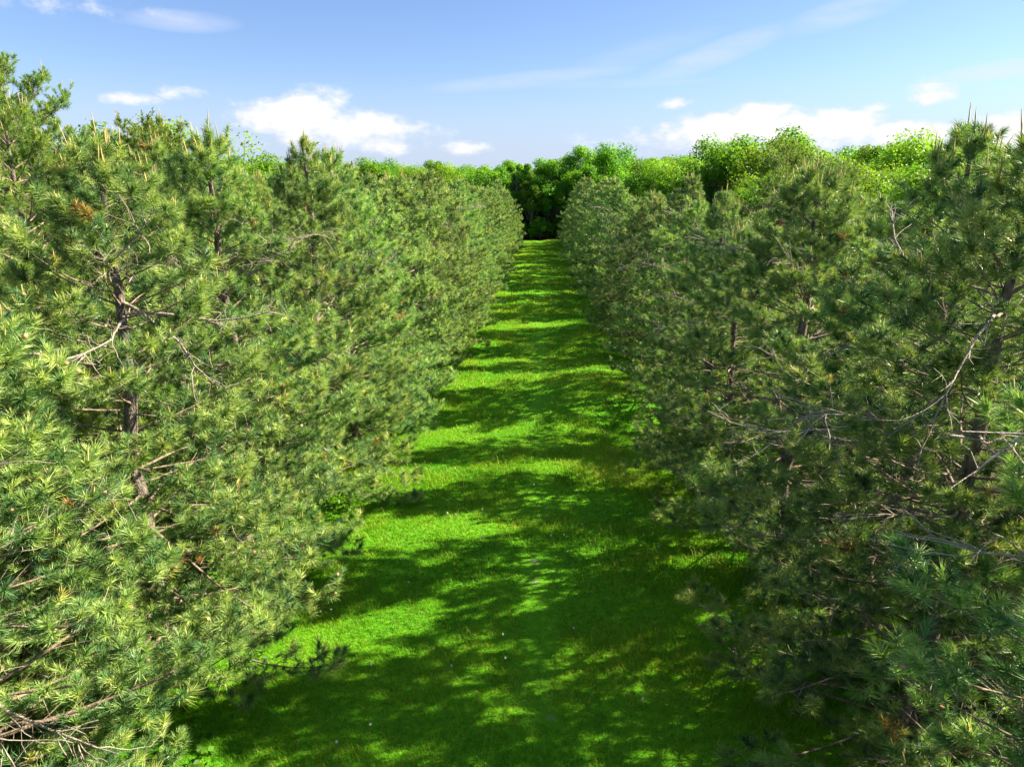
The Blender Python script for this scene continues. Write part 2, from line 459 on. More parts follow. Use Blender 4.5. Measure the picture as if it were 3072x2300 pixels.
MID = [make_pine(41, 8.6, 3.0, 1, dead_n=3, pw=1.9), make_pine(42, 8.2, 2.9, 1, dead_n=3, pw=2.1), make_pine(43, 8.8, 3.0, 1, dead_n=3, pw=1.7)]
MIDR = [make_pine(44, 8.6, 3.2, 1, dead_n=6, low_sparse=.35, pw=1.4), make_pine(45, 8.2, 3.2, 1, dead_n=6, low_sparse=.35, pw=1.6), make_pine(46, 8.9, 3.1, 1, dead_n=6, low_sparse=.3, pw=1.2)]
FAR = [make_pine(51, 8.3, 3.1, 2, dead_n=0, pw=1.9), make_pine(52, 8.7, 3.0, 2, dead_n=0, pw=1.5), make_pine(53, 7.9, 3.2, 2, dead_n=0, pw=2.1)]
SCOTS = [make_pine(61, 10.6, 3.5, 0, kind='short', z0=1.8, dead_n=2, orange=False, candle=.2, dens=1.5),
         make_pine(62, 10.0, 3.1, 1, kind='short', z0=2.2, dead_n=2, orange=True, candle=.2, dens=1.4)]
SCOTSBARE = make_pine(63, 9.9, 2.7, 1, kind='short', z0=3.2, bare=(3.2, 6.9, -1.8, -.9), dead_n=14, orange=True, candle=.1)

GL = 'pines in the front row along the left edge of the grass'
GR = 'pines in the front row along the right edge of the grass'

# ---- left front row (sunlit), nearest first
left = [
    (-6.5, -1.3, NEAR[3], 2.1, 1.0, None),
    (-6.30, 2.6, NEAR[0], 0.4, .98, 'sunlit pine filling the bottom left corner, with pinkish pollen cones and bare branches'),
    (-6.50, 6.3, NEAR[1], 2.6, .97, 'second pine along the left edge, a long bare branch reaching out over its tufts'),
    (-6.20, 10.0, BARE, 0.0, .97, 'pine with a pale bare stretch of trunk and grey dead branches spreading right'),
    (-6.30, 13.6, BARE2, 0.0, 1.0, 'pine just beyond the bare trunked one, a short pale piece of trunk showing'),
    (-5.70, 17.2, NEAR[2], 1.3, 1.0, 'fifth pine along the left edge, its pointed top standing against the sky'),
    (-5.70, 20.8, NEAR[0], 4.0, .98, 'sixth pine along the left edge of the grass, with a rounded sunlit top'),
    (-5.52, 24.3, MID[0], 0.3, 1.0, None), (-5.42, 27.9, MID[1], 1.9, 1.02, None), (-5.42, 31.5, MID[2], 4.1, .98, None),
    (-5.32, 35.0, MID[0], 2.7, 1.0, None), (-5.32, 38.6, MID[1], 5.2, .97, None), (-5.32, 42.2, MID[2], .9, .99, None),
    (-5.22, 45.8, MID[0], 3.6, .98, None), (-5.22, 49.4, MID[1], 2.2, .98, None)]
FARLEFT = 'far sunlit pine merging into the wall of crowns along the left of the grass'
for i, (x, y, p, rz, s, lab) in enumerate(left):
    if lab is None:
        lab = ('pine nearest the camera on the left, beside the bottom left corner' if i == 0 else
               '%s pine from the camera along the left edge of the grass, evenly sunlit' % ORD[i-1])
    place_pine(p, x, y, lab, GL, rz, s*(.97*rng.uniform(.93, 1.04) if y > 22 else 1), 1.18 if y < 12 else 1.10 if y < 40 else 1.05, tilt=(rng.normal(0, .02), rng.normal(0, .02)))
y = 53.0
while y < 103:
    place_pine(FAR[int(rng.integers(3))], -5.45+.006*(y-50)+rng.normal(0, .28), y, FARLEFT, GL, int(rng.integers(2))*math.pi+rng.normal(0, .16), rng.uniform(.86, 1.02), rng.uniform(.98, 1.2), .80, deads=False)
    y += 3.6*rng.uniform(.85, 1.25)

# ---- right front row (its shaded side faces the ride)
right = [
    (6.1, -2.6, NEARR[1], 1.2, 1.0, 'pine nearest the camera on the right, beside the lower right edge'),
    (6.20, 1.2, NEARR[0], 3.3, 1.0, 'pine at the right edge nearest the camera, mostly outside the picture'),
    (5.60, 5.0, NEARR[2], 0.8, 1.0, 'dark pine filling the bottom right corner, bare curved twigs among its shaded branches'),
    (5.40, 8.7, NEARR[0], 0.3, .97, 'pine with its dark brown lower trunk showing at the bottom right'),
    (6.30, 11.7, NEARR[1], 4.6, 1.0, 'tallest pine on the right, upright dark candles sticking up above the skyline'),
    (5.50, 14.6, NEARR[2], 2.0, 1.0, 'slim topped pine left of the tallest right hand one, thin forked leader showing pale stem'),
    (5.18, 18.0, NEARR[0], 5.1, .96, 'fifth pine along the right edge, tangled bare grey twigs in its shaded side'),
    (5.33, 21.4, NEARR[1], 2.7, .93, 'sixth pine along the right edge, dark bluish shaded side above the sunlit bank'),
    (5.43, 24.9, MIDR[1], 3.0, 1.0, None), (5.48, 28.3, MIDR[2], 0.2, .97, None), (5.58, 31.7, MIDR[0], 1.4, 1.0, None),
    (5.68, 35.1, MIDR[1], 4.3, 1.0, None), (5.68, 38.6, MIDR[2], 2.2, .98, None), (5.58, 42.1, MIDR[0], 5.6, 1.02, None),
    (5.58, 45.6, MIDR[1], .5, 1.03, None), (5.58, 49.1, MIDR[2], 3.9, 1.0, None)]
FARRIGHT = 'far pine merging into the dark shaded wall of crowns right of the grass'
for i, (x, y, p, rz, s, lab) in enumerate(right):
    if lab is None:
        lab = '%s pine from the camera along the right edge of the grass, flank shaded' % ORD[i-2]
    if y > 24: y += rng.normal(0, .55)
    rz = (0. if i % 2 else math.pi) + rng.normal(0, .16)          # crowns are narrower along the crowded row than across it
    place_pine(p, x, y, lab, GR, rz, s*(.93*rng.uniform(.86, 1.06) if y > 16 else 1), 1.30 if y < 20 else 1.17, .58 if y < 4 else .74 if y < 13 else rng.uniform(.62, .84), tilt=(rng.normal(0, .02), rng.normal(0, .02)))
y = 52.6
while y < 103:
    place_pine(FAR[int(rng.integers(3))], 5.65-.008*(y-50)+rng.normal(0, .28), y, FARRIGHT, GR, int(rng.integers(2))*math.pi+rng.normal(0, .16), rng.uniform(.88, 1.05), rng.uniform(.98, 1.2), rng.uniform(.6, .85), deads=False)
    y += 3.5*rng.uniform(.70, 1.40)

# ---- plantation rows behind the front ones
def back_rows(xs, side, y0, y1, label, group, hmul, skip=(), fill=1.0):
    for r, x in enumerate(xs):
        y = y0 + r*2.2
        while y < y1:
            xx = x + rng.normal(0, .35)
            if rng.random() < fill and not any(math.hypot(xx-a, y-b) < c for a, b, c in skip):
                d = math.hypot(xx, y)
                pr = (NEAR if side < 0 else NEARR) if d < 21 else ((MID if side < 0 else MIDR) if d < 48 else FAR)
                p = pr[int(rng.integers(len(pr)))]
                s = hmul(xx, y)*rng.uniform(.95, 1.05)
                place_pine(p, xx, y, label, group, rng.random()*6.28, s, deads=(d < 21))
            y += 3.8*rng.uniform(.92, 1.12)*(1.0 if y < 50 else 1.25)
back_rows([-10.2, -14.0, -17.8, -21.6], -1, 3.0, 100, 'pine deeper in the left plantation, only its sunlit top showing behind the front row',
          'pines deeper in the left plantation', lambda x, y: 1.0 + (.05 if y < 26 else -.02), skip=[(-13.4, 17.4, 3.0), (-10.6, 14.5, 2.4), (-11.5, 21.5, 2.6), (-17.8, 32, 3.0), (-16, 36, 3)])
back_rows([10.1, 13.9, 17.6], 1, 2.0, 96, 'pine deeper in the right plantation, only its top showing behind the front row',
          'pines deeper in the right plantation', lambda x, y: .84 if y < 30 else .88, skip=[(13.0, 39.5, 4.2)], fill=.60)

# ---- Scots-type pines with short needles and orange upper trunks
GS = 'short needled pines with orange bark'
place_pine(SCOTS[0], -12.9, 17.2, 'tallest pine at the upper left, short needled crown reaching highest against the sky', GS, 1.0, 1.03, name='scots_pine')
place_pine(SCOTS[0], -10.6, 14.4, 'broad short needled pine at the left, dark gap under its crown below the tallest one', GS, 3.4, .90, name='scots_pine')
place_pine(SCOTS[1], -11.6, 21.6, 'short needled pine with a rounded sunlit crown just right of the tallest upper left pine', GS, 0.6, .98, name='scots_pine')
place_pine(SCOTS[1], -10.2, 34.5, 'short needled pine with brownish gaps, rising behind the middle of the left row', GS, 5.0, .92, name='scots_pine')
place_pine(SCOTSBARE, 13.0, 39.5, 'short needled pine with a bare reddish brown tangle of dead branches under its crown', GS, 0.0, 1.02, name='scots_pine')
place_pine(SCOTS[1], 16.8, 41.5, 'short needled pine standing close right of the one with the bare reddish tangle', GS, 2.0, .93, name='scots_pine')

# ---- broadleaf trees
BL = [make_broadleaf(71, 13, 8.0, lobes=38), make_broadleaf(72, 14, 7.0, lobes=34), make_broadleaf(73, 12, 9.0, lobes=40),
      make_broadleaf(74, 14, 5.0, lobes=30, z0=.12)]
LM = [make_broadleaf(81, 11.5, 9.5, lobes=42, mat=M_LIME, leaf_size=.20, per=900), make_broadleaf(82, 10.5, 7.5, lobes=34, mat=M_LIME, leaf_size=.20, per=900)]
UND = [make_broadleaf(95, 7, 6.0, lobes=26, z0=.05, leaf_size=.28), make_broadleaf(96, 9, 5.0, lobes=26, z0=.06, leaf_size=.28)]
FINE = make_broadleaf(91, 11.5, 6.5, lobes=40, mat=M_LIME, leaf_size=.17, per=420)
THIN = make_broadleaf(92, 11.3, 6.0, lobes=40, mat=M_LEAF, leaf_size=.16, per=80)
ELM = make_broadleaf(93, 12, 6.0, lobes=40, mat=M_LEAF, leaf_size=.28, per=70)
G1 = 'broadleaf trees closing the far end of the grass'
place_leafy(BL[3], -3.6, 112, 'narrow upright broadleaf tree at the far end of the grass, left of the rounded ones', G1, .3, .97)
place_leafy(BL[1], 1.2, 111, 'dark green broadleaf tree straight above the far end of the grass', G1, 1.2, .90)
place_leafy(BL[1], 6.2, 112, 'tall bright green broadleaf tree right of the far end of the grass', G1, 2.4, 1.02)
place_leafy(BL[0], 11.5, 117, 'tallest rounded broadleaf tree right of the far end, highest of that clump', G1, 4.2, 1.16)
place_leafy(BL[2], 17.0, 120, 'spreading broadleaf tree at the right shoulder of the far end clump', G1, 5.2, 1.10)
place_leafy(ELM, -8.6, 112, 'thin airy tree with bare limbs showing left of the narrow upright tree', G1, .8, .98)
place_leafy(LM[1], -13.5, 114, 'yellowish rounded tree left of the airy tree behind the left row', G1, 2.8, 1.02)
for j, (x, y, s, k) in enumerate([(-2.2, 116, .8, 1), (3.8, 117, .85, 0), (-5.2, 121, .9, 1), (8.5, 124, .95, 1), (1.0, 123, .9, 3), (-7.5, 118, .9, 0), (-4.4, 127, .9, 2), (3.4, 110.5, .8, 3), (-1.2, 109.5, .75, 3), (10.5, 111, .8, 3), (13, 126, .95, 0), (2.2, 134, .9, 0), (-8, 133, .9, 2), (9.5, 135, .95, 2), (-1.0, 129, .9, 0), (5.2, 130, .95, 2)]):
    place_leafy(BL[k], x, y, 'one of the trunks standing in the dark wood beyond the far end of the grass', 'trees in the dark wood beyond the grass', j*1.3, s)
G2 = 'broadleaf trees behind the left plantation'
place_leafy(FINE, -18.0, 31.5, 'bright green leafy tree rising behind the pines at the upper left', G2, .5, 1.0)
place_leafy(FINE, -22.5, 29.0, 'bright green leafy tree partly hidden behind the tallest upper left pine', G2, 2.5, .98)
place_leafy(THIN, -15.6, 36.5, 'thin half leafed tree with sky showing through, at the upper left skyline', G2, 1.4, 1.0)
place_leafy(BL[2], -24.0, 66, 'small dark round treetop standing up on the skyline left of centre', G2, 1.0, .93)
G3 = 'broadleaf trees behind the right plantation'
place_leafy(BL[0], 19.5, 78, 'dark green rounded tree with a paler top, standing right of the far end clump', G3, .2, 1.06)
place_leafy(BL[2], 25.0, 80, 'dark spreading broadleaf tree between the pale topped tree and the short needled pine', G3, 1.2, 1.18)
place_leafy(LM[1], 23.0, 74, 'pale yellow green treetop on the skyline among darker broadleaf trees', G3, 3.0, 1.30)
place_leafy(LM[1], 17.3, 56, 'small bright lime green tree below the dark trees right of centre', G3, 1.1, .84)
place_leafy(LM[0], 31.5, 60, 'large domed yellow green tree, biggest crown on the right skyline', G3, .4, 1.12)
place_leafy(LM[0], 25.5, 57, 'yellow green rounded tree lower left of the large domed one', G3, 2.3, .88)
place_leafy(FINE, 26.5, 36, 'lime green tree glimpsed between the pines under the tallest right hand pine', G3, 2.3, .80)
place_leafy(LM[1], 34.5, 47, 'yellow green tree at the right edge behind the tallest right hand pine', G3, 1.3, .95)
# far belts
def wood(n, a0, a1, d0, d1, lo, hi, dark, label, group, keep=()):
    # trees of a wood, spread evenly by bearing so that the canopy closes up
    for j in range(n):
        a = R(a0 + (a1-a0)*(j+rng.random())/n); d = rng.uniform(d0, d1)
        x, yy = d*math.sin(a), d*math.cos(a)
        if any(math.hypot(x-p, yy-q) < r for p, q, r in keep): continue
        dk = rng.random() < dark
        k = int(rng.integers(3 if dk else 2)); hgt = [13, 14, 12][k] if dk else [11.5, 10.5][k]
        place_leafy((BL if dk else LM)[k], x, yy, label, group, rng.random()*6.28, (8 + d*rng.uniform(lo, hi))/hgt*1.03)
KEEP = [(31.5, 60, 4.5), (25.5, 57, 4), (19.5, 78, 4), (25, 80, 4), (23, 74, 3)]
wood(30, 17, 43, 48, 72, .020, .036, .40, 'one of the leafy trees of the wood just behind the right plantation', 'leafy trees just behind the right plantation', KEEP)
wood(34, 9, 43, 76, 125, .034, .050, .55, 'one of the leafy trees of the wood further back on the right', 'leafy trees further back on the right', KEEP)
wood(40, 7, 44, 140, 210, .030, .042, .60, 'one of the many round treetops of the far wood on the right skyline', 'treetops of the far wood on the right')
wood(22, -42, -20, 62, 90, .024, .036, .45, 'one of the leafy trees of the wood just behind the left plantation', 'leafy trees just behind the left plantation', [(-24, 66, 5)])
wood(38, -43, -3.5, 112, 190, .024, .036, .55, 'one of the many round treetops of the far wood on the left skyline', 'treetops of the far wood on the left')
for j in range(34):
    x = rng.uniform(-26, 30); yy = rng.uniform(119, 140) if abs(x) < 7 else rng.uniform(108, 138)
    place_leafy(UND[j % 2], x, yy, 'low leafy tree of the shaded understorey beyond the end of the grass', 'understorey trees beyond the grass', rng.random()*6.28, rng.uniform(.8, 1.1))
for j in range(13):
    x = -6 + 1.3*j + rng.normal(0, .3); yy = rng.uniform(108.3, 113)
    place_leafy(UND[j % 2], x, yy, 'leafy bush at the foot of the dark wood where the grass ends', 'bushes where the grass ends', rng.random()*6.28, rng.uniform(.25, .42), name='leafy_bush')
for j in range(26):
    x = rng.uniform(-35, 40); yy = rng.uniform(126, 210)
    k = BL[int(rng.integers(3))] if rng.random() < .6 else LM[int(rng.integers(2))]
    place_leafy(k, x, yy, 'one of the treetops of the far wood behind the end of the grass', 'treetops of the far wood behind the grass', rng.random()*6.28, rng.uniform(.82, .95)*(1+.0006*(yy-110)))

# ------------------------------------------------------------------ ground
def grow_axis(fine0, fine1, st, far):
    a = list(np.arange(fine0, fine1+1e-6, st))
    s, p = st, fine1
    hi = []
    while p < far: s *= 1.35; p += s; hi.append(p)
    s, p = st, fine0
    lo = []
    while p > -far: s *= 1.35; p -= s; lo.append(p)
    return np.array(lo[::-1] + a + hi)
gx = grow_axis(-9, 9, .25, 3000); gy = grow_axis(0, 112, .4, 3000)
X, Y = np.meshgrid(gx, gy)
V = np.stack([X, Y, terrain(X, Y)], -1).reshape(-1, 3)
nx, ny = len(gx), len(gy)
i = (np.arange(ny-1)[:, None]*nx + np.arange(nx-1)[None]).ravel()
F = np.stack([i, i+1, i+nx+1, i+nx], 1)

m, nt, N, L = new_mat('turf_ground')
geo = N.new('ShaderNodeNewGeometry')
sep = N.new('ShaderNodeSeparateXYZ'); L.new(geo.outputs['Position'], sep.inputs[0])
n1 = N.new('ShaderNodeTexNoise'); n1.inputs['Scale'].default_value = .55; n1.inputs['Detail'].default_value = 6; L.new(geo.outputs['Position'], n1.inputs['Vector'])
n2 = N.new('ShaderNodeTexNoise'); n2.inputs['Scale'].default_value = 9; n2.inputs['Detail'].default_value = 8; n2.inputs['Roughness'].default_value = .7; L.new(geo.outputs['Position'], n2.inputs['Vector'])
g = ramp_node(N, [(.25, (.040, .180, .006)), (.5, (.085, .280, .008)), (.75, (.160, .37, .012))]); L.new(n2.outputs[0], g.inputs[0])
lit = ramp_node(N, [(.3, (.040, .026, .016)), (.7, (.11, .072, .042))]); L.new(n2.outputs[0], lit.inputs[0])
ab = N.new('ShaderNodeMath'); ab.operation = 'ABSOLUTE'; L.new(sep.outputs[0], ab.inputs[0])
nn = N.new('ShaderNodeMath'); nn.operation = 'MULTIPLY_ADD'; nn.inputs[1].default_value = 4.0; L.new(n1.outputs[0], nn.inputs[0]); L.new(ab.outputs[0], nn.inputs[2])
ed = N.new('ShaderNodeMapRange'); ed.inputs[1].default_value = 8.6; ed.inputs[2].default_value = 10.2; L.new(nn.outputs[0], ed.inputs[0])
ey = N.new('ShaderNodeMapRange'); ey.inputs[1].default_value = 106.0; ey.inputs[2].default_value = 108.0; L.new(sep.outputs[1], ey.inputs[0])
em = N.new('ShaderNodeMath'); em.operation = 'MAXIMUM'; L.new(ed.outputs[0], em.inputs[0]); L.new(ey.outputs[0], em.inputs[1])
mx = N.new('ShaderNodeMixRGB'); L.new(em.outputs[0], mx.inputs[0]); L.new(g.outputs[0], mx.inputs[1]); L.new(lit.outputs[0], mx.inputs[2])
prev = mx
for (px, py, r) in [(-.03, 13.6, .10), (-.02, 12.8, .08), (.26, 9.1, .04)]:      # worn earth spots on the track
    vd = N.new('ShaderNodeVectorMath'); vd.operation = 'DISTANCE'; vd.inputs[1].default_value = (px, py, float(terrain(px, py)))
    L.new(geo.outputs['Position'], vd.inputs[0])
    ad = N.new('ShaderNodeMath'); ad.operation = 'MULTIPLY_ADD'; ad.inputs[1].default_value = .35; L.new(n2.outputs[0], ad.inputs[0]); L.new(vd.outputs['Value'], ad.inputs[2])
    mr = N.new('ShaderNodeMapRange'); mr.inputs[1].default_value = r+.22; mr.inputs[2].default_value = r+.05; L.new(ad.outputs[0], mr.inputs[0])
    mz = N.new('ShaderNodeMixRGB'); L.new(mr.outputs[0], mz.inputs[0]); L.new(prev.outputs[0], mz.inputs[1]); mz.inputs[2].default_value = (.27, .235, .185, 1)
    prev = mz
p = N.new('ShaderNodeBsdfPrincipled'); p.inputs['Roughness'].default_value = .95; p.inputs['Specular IOR Level'].default_value = .1
L.new(prev.outputs[0], p.inputs['Base Color'])
bm = N.new('ShaderNodeBump'); bm.inputs['Strength'].default_value = .8; bm.inputs['Distance'].default_value = .08; L.new(n2.outputs[0], bm.inputs['Height']); L.new(bm.outputs[0], p.inputs['Normal'])
o = N.new('ShaderNodeOutputMaterial'); L.new(p.outputs[0], o.inputs[0])
ground = link('ground', mesh_of('ground', V, F, [m], smooth=True))
ground['kind'] = 'structure'; ground['label'] = 'long grassy ground of the ride between the two rows of pines'

# ------------------------------------------------------------------ grass blades (stuff)
rg = np.random.default_rng(7)
GV, GF, GA, n0 = [], [], [], 0
SPOTS = [(-.03, 13.6, .17), (-.02, 12.8, .15), (.26, 9.1, .12)]
def grass_zone(y0, y1, xl, xr, dens, w, hmul):
    global n0
    n = int((y1-y0)*(xr-xl)*dens)
    x = rg.uniform(xl, xr, n); y = rg.uniform(y0, y1, n)
    tall = lattice(x/1.7+9, y/1.5, 21)*.65 + lattice(x/.55, y/.55, 22)*.35
    big = lattice(x/4.5, y/4.0, 23)
    keep = (np.abs(x) - 1.6*(lattice(x/1.2, y/1.2, 25)-.5)) < 6.9 - .9*(y > 20)
    for a, b, c in SPOTS:
        keep &= np.hypot(x-a, (y-b)*1.1) > c*(.55+.7*rg.random(n))
    track = np.exp(-((x-.05)/.38)**2)*np.clip(lattice(x*0, y/2.5, 26)*1.6-.1, 0, 1)
    keep &= rg.random(n) > .60*track
    x, y, tall, big, track = x[keep], y[keep], tall[keep], big[keep], track[keep]; n = len(x)
    h = (.055 + .15*tall**2 + .10*np.clip(big-.55, 0, 1)*2*tall)*hmul*rg.uniform(.6, 1.35, n)*(1-.60*track)
    seed = rg.random(n) < .012                                   # flowering stalks, taller and paler
    h = np.where(seed, h*1.9+.05, h)
    z = terrain(x, y) - .01
    az = rg.random(n)*6.283; lean = rg.uniform(.25, 1.0, n)
    dx, dy = np.cos(az), np.sin(az)
    ww = w*rg.uniform(.6, 1.2, n)*np.where(seed, .6, 1)
    p = np.stack([x, y, z], 1); sdv = np.stack([-dy, dx, 0*x], 1)*(ww*.5)[:, None]
    md = p + np.stack([dx*h*lean*.35, dy*h*lean*.35, h*.62], 1)
    tp = p + np.stack([dx*h*lean, dy*h*lean, h*(1-.25*lean)], 1)
    V = np.stack([p-sdv, p+sdv, md-sdv*.8, md+sdv*.8, tp], 1).reshape(-1, 3)
    b = (np.arange(n)*5)[:, None]
    F = np.concatenate([b+np.array([[0, 1, 3]]), b+np.array([[0, 3, 2]]), b+np.array([[2, 3, 4]])], 0)
    hue = lattice(x/2.4+50, y/2.0, 31)*.42 + lattice(x/.8, y/.7, 32)*.28 + .30*rg.random(n)
    t = np.clip(.12 + .75*hue + .18*(tall-.5) + .12*track, 0, .9); t = np.where(seed, .98, t)
    GV.append(V); GF.append(F+n0); GA.append(np.repeat(t, 5)); n0 += len(V)
grass_zone(3.5, 12.5, -7.0, 7.0, 1300, .0085, 1.0)
grass_zone(12.5, 22, -6.8, 6.8, 800, .013, 1.0)
grass_zone(22, 45, -6.2, 6.2, 330, .022, 1.1)
grass_zone(45, 107.0, -5.5, 5.5, 130, .040, 1.25)
grass = link('grass', mesh_of('grass', np.concatenate(GV), np.concatenate(GF), [M_GRASS], np.concatenate(GA)))
grass['kind'] = 'stuff'; grass['label'] = 'bright green grass covering the ride between the pine rows'; grass['category'] = 'grass'

# leafy weeds growing in the light gaps under the left pines
q = 26000
x = np.where(rg.random(q) < .72, rg.uniform(-11, -4.6, q), rg.uniform(5.0, 9.5, q)); y = rg.uniform(.5, 17, q)
cl = lattice(x/1.1, y/1.1, 41)*.7 + lattice(x/.35, y/.35, 42)*.3
k = cl > .50; x, y, cl = x[k], y[k], cl[k]; q = len(x)
z = terrain(x, y) + .03 + (cl-.5)*rg.random(q)*1.5
nr = norm(np.stack([rg.normal(0, .5, q), rg.normal(0, .5, q), np.ones(q)], 1)); e1 = norm(np.cross(nr, rg.normal(size=(q, 3)))); e2 = np.cross(nr, e1)
c = np.stack([x, y, z], 1); s = rg.uniform(.03, .075, (q, 1))
V = np.stack([c-e1*s, c-e2*s*.6, c+e1*s, c+e2*s*.6], 1).reshape(-1, 3)
weeds = link('undergrowth', mesh_of('undergrowth', V, np.arange(q*4).reshape(-1, 4), [M_WEED], np.repeat(rg.random(q), 4)))
weeds['kind'] = 'stuff'; weeds['label'] = 'low bright green leafy undergrowth on the ground beneath the pines'; weeds['category'] = 'undergrowth'

# ------------------------------------------------------------------ dandelion clocks
def seed_head():
    b = Bag()
    path = np.array([[[0, 0, -.02], [.008, 0, .10], [.004, .006, .21]]])
    b.add(*tubes(path, np.full((1, 3), .0035), 5), 0)
    stem = b.mesh('stem', [M_STEM])
    b = Bag(); r_ = np.random.default_rng(3); d = norm(r_.normal(size=(46, 3))); c0 = np.array([.004, .006, .222])
    b.add(*tubes(np.stack([c0+d*.004, c0+d*.018, c0+d*.026], 1), np.array([.0012, .003, .0055])[None]*np.ones((46, 1)), 4), 0)
    return stem, b.mesh('seed_head', [M_SEED])
dst, dhd = seed_head()
rd = np.random.default_rng(17)
for (x, y) in np.stack([rd.uniform(-4.2, 3.8, 38), 7.6+14*rd.random(38)**1.2], 1):
    t = thing('dandelion', float(x), float(y), 'white dandelion seed head on a thin stem standing in the grass', 'dandelion', 'dandelion seed heads in the grass', float(rd.random()*6.28), (.7, .7, float(rd.uniform(.6, 1.1))))
    link('stem', dst, t); link('seed_head', dhd, t)

# thin dark marker stake on the left of the ride
b = Bag()
b.add(*tubes(np.array([[[0, 0, -.1], [.006, 0, .4], [.0, 0, .86], [0, 0, .88]]]), np.array([[.026, .024, .022, .006]]), 6), 0)
st = link('stake', b.mesh('stake', [M_STAKE]))
st.location = (-2.0, 51.3, float(terrain(-2.0, 51.3)))
st['label'] = 'thin dark upright stake standing in the grass left of the middle of the ride'; st['category'] = 'stake'

# ------------------------------------------------------------------ camera
cam = bpy.data.cameras.new('camera'); co = bpy.data.objects.new('camera', cam); COL.objects.link(co)
co.location = (0, 0, 8.0)
co.rotation_euler = (R(90-15.8), 0, R(2.2))
cam.sensor_width = 36; cam.lens = 36*2100/3072; cam.clip_end = 6000; cam.clip_start = .1
SC.camera = co

# ------------------------------------------------------------------ light
SUN_EL, SUN_AZ = 34.5, 77.0            # azimuth clockwise from +Y: from the right, a touch ahead of the camera
sd = bpy.data.lights.new('sun', 'SUN'); sd.energy = 5.0; sd.angle = R(.53); sd.color = (1.0, .88, .66)
so = bpy.data.objects.new('sun', sd); COL.objects.link(so)
so.rotation_euler = (R(90-SUN_EL), 0, R(-SUN_AZ+180))
so.location = (30, 0, 40)

w = bpy.data.worlds.new('World'); SC.world = w; w.use_nodes = True
nt = w.node_tree; N = nt.nodes; L = nt.links; N.clear()
sky = N.new('ShaderNodeTexSky'); sky.sky_type = 'NISHITA'; sky.sun_disc = False
sky.sun_elevation = R(SUN_EL); sky.sun_rotation = R(SUN_AZ); sky.air_density = 1.0; sky.dust_density = .3; sky.ozone_density = 1.6
tc = N.new('ShaderNodeTexCoord')
sep = N.new('ShaderNodeSeparateXYZ'); L.new(tc.outputs['Generated'], sep.inputs[0])
def mth(op, a, b=None, c=None):
    n = N.new('ShaderNodeMath'); n.operation = op
    for i_, v_ in enumerate((a, b, c)):
        if v_ is None: continue
        if isinstance(v_, (int, float)): n.inputs[i_].default_value = v_
        else: L.new(v_, n.inputs[i_])
    return n.outputs[0]
az = mth('MULTIPLY', mth('ARCTAN2', sep.outputs[0], sep.outputs[1]), 57.2958)
el = mth('MULTIPLY', mth('ARCSINE', sep.outputs[2]), 57.2958)
cv = N.new('ShaderNodeCombineXYZ'); L.new(az, cv.inputs[0]); L.new(el, cv.inputs[1])
def noise(scale, sx, sy, detail, off):
    mp = N.new('ShaderNodeMapping'); mp.inputs['Scale'].default_value = (sx, sy, 1); mp.inputs['Location'].default_value = (off, off*.7, 0)
    L.new(cv.outputs[0], mp.inputs[0])
    n = N.new('ShaderNodeTexNoise'); n.inputs['Scale'].default_value = scale; n.inputs['Detail'].default_value = detail; n.inputs['Roughness'].default_value = .58
    L.new(mp.outputs[0], n.inputs['Vector']); return n.outputs[0]
nz = noise(.55, 1, 1.7, 7, 3.1)
nz2 = noise(.35, .5, 2.4, 6, 9.4)
# cumulus patches by compass bearing and height above the horizon: (azimuth, elevation, half width, half height, density)
CLOUDS = [(-18.3, 4.7, 4.2, 1.3, 1.2), (-15.0, 4.3, 5.8, .9, 1.15), (-16.6, 6.1, 2.0, .9, .55), (-17.3, 5.6, 1.8, 1.1, 1.), (-12.6, 4.5, 2.6, .75, .9), (-16.8, 3.3, 1.9, .5, .7),
          (-12.2, 2.9, 2.1, .65, .8), (-21.8, 5.6, 1.3, .35, .5), (-29.2, 5.6, 1.6, .4, .65), (-26.0, 6.2, 1.4, .45, .7), (-5.8, 2.8, 1.9, .5, .75), (-8.1, 3.9, 2.6, .45, .3),
          (14.6, 3.9, 5.4, 1.2, 1.25), (16.1, 4.8, 2.3, .9, 1.2), (19.4, 4.0, 4.6, 1.15, 1.25), (22.0, 4.4, 2.5, .6, 1.0), (25.9, 3.3, 2.8, .9, 1.3), (31.6, 3.4, 2.5, 1.05, 1.3),
          (23.7, 5.2, 1.0, .34, .7), (26.9, 6.0, 1.5, .8, .6), (9.8, 5.9, 1.4, .35, .5), (11.6, 3.2, 2.4, .45, .6), (-32.6, 11.0, 4.2, .5, .16), (18.0, 3.2, 13.0, 1.0, .62), (-15.0, 3.5, 7.0, 1.0, .55), (28.5, 3.0, 5.0, .8, .6)]
acc = None
for (a0, e0, wa, we, k) in CLOUDS:
    dx = mth('MULTIPLY', mth('SUBTRACT', az, a0), 1/(wa*1.25)); dy = mth('MULTIPLY', mth('SUBTRACT', el, e0), 1/(we*1.3))
    r2 = mth('ADD', mth('MULTIPLY', dx, dx), mth('MULTIPLY', dy, dy))
    v_ = mth('MULTIPLY', mth('SUBTRACT', 1.0, r2), k)
    acc = v_ if acc is None else mth('MAXIMUM', acc, v_)
dens = mth('ADD', acc, mth('MULTIPLY', mth('SUBTRACT', nz, .5), 2.3))
mr = N.new('ShaderNodeMapRange'); mr.interpolation_type = 'SMOOTHSTEP'; mr.inputs[1].default_value = -.05; mr.inputs[2].default_value = 1.0; L.new(dens, mr.inputs[0])
gate = N.new('ShaderNodeMapRange'); gate.inputs[1].default_value = -.6; gate.inputs[2].default_value = .1; L.new(acc, gate.inputs[0])
cum = mth('MULTIPLY', mr.outputs[0], gate.outputs[0])
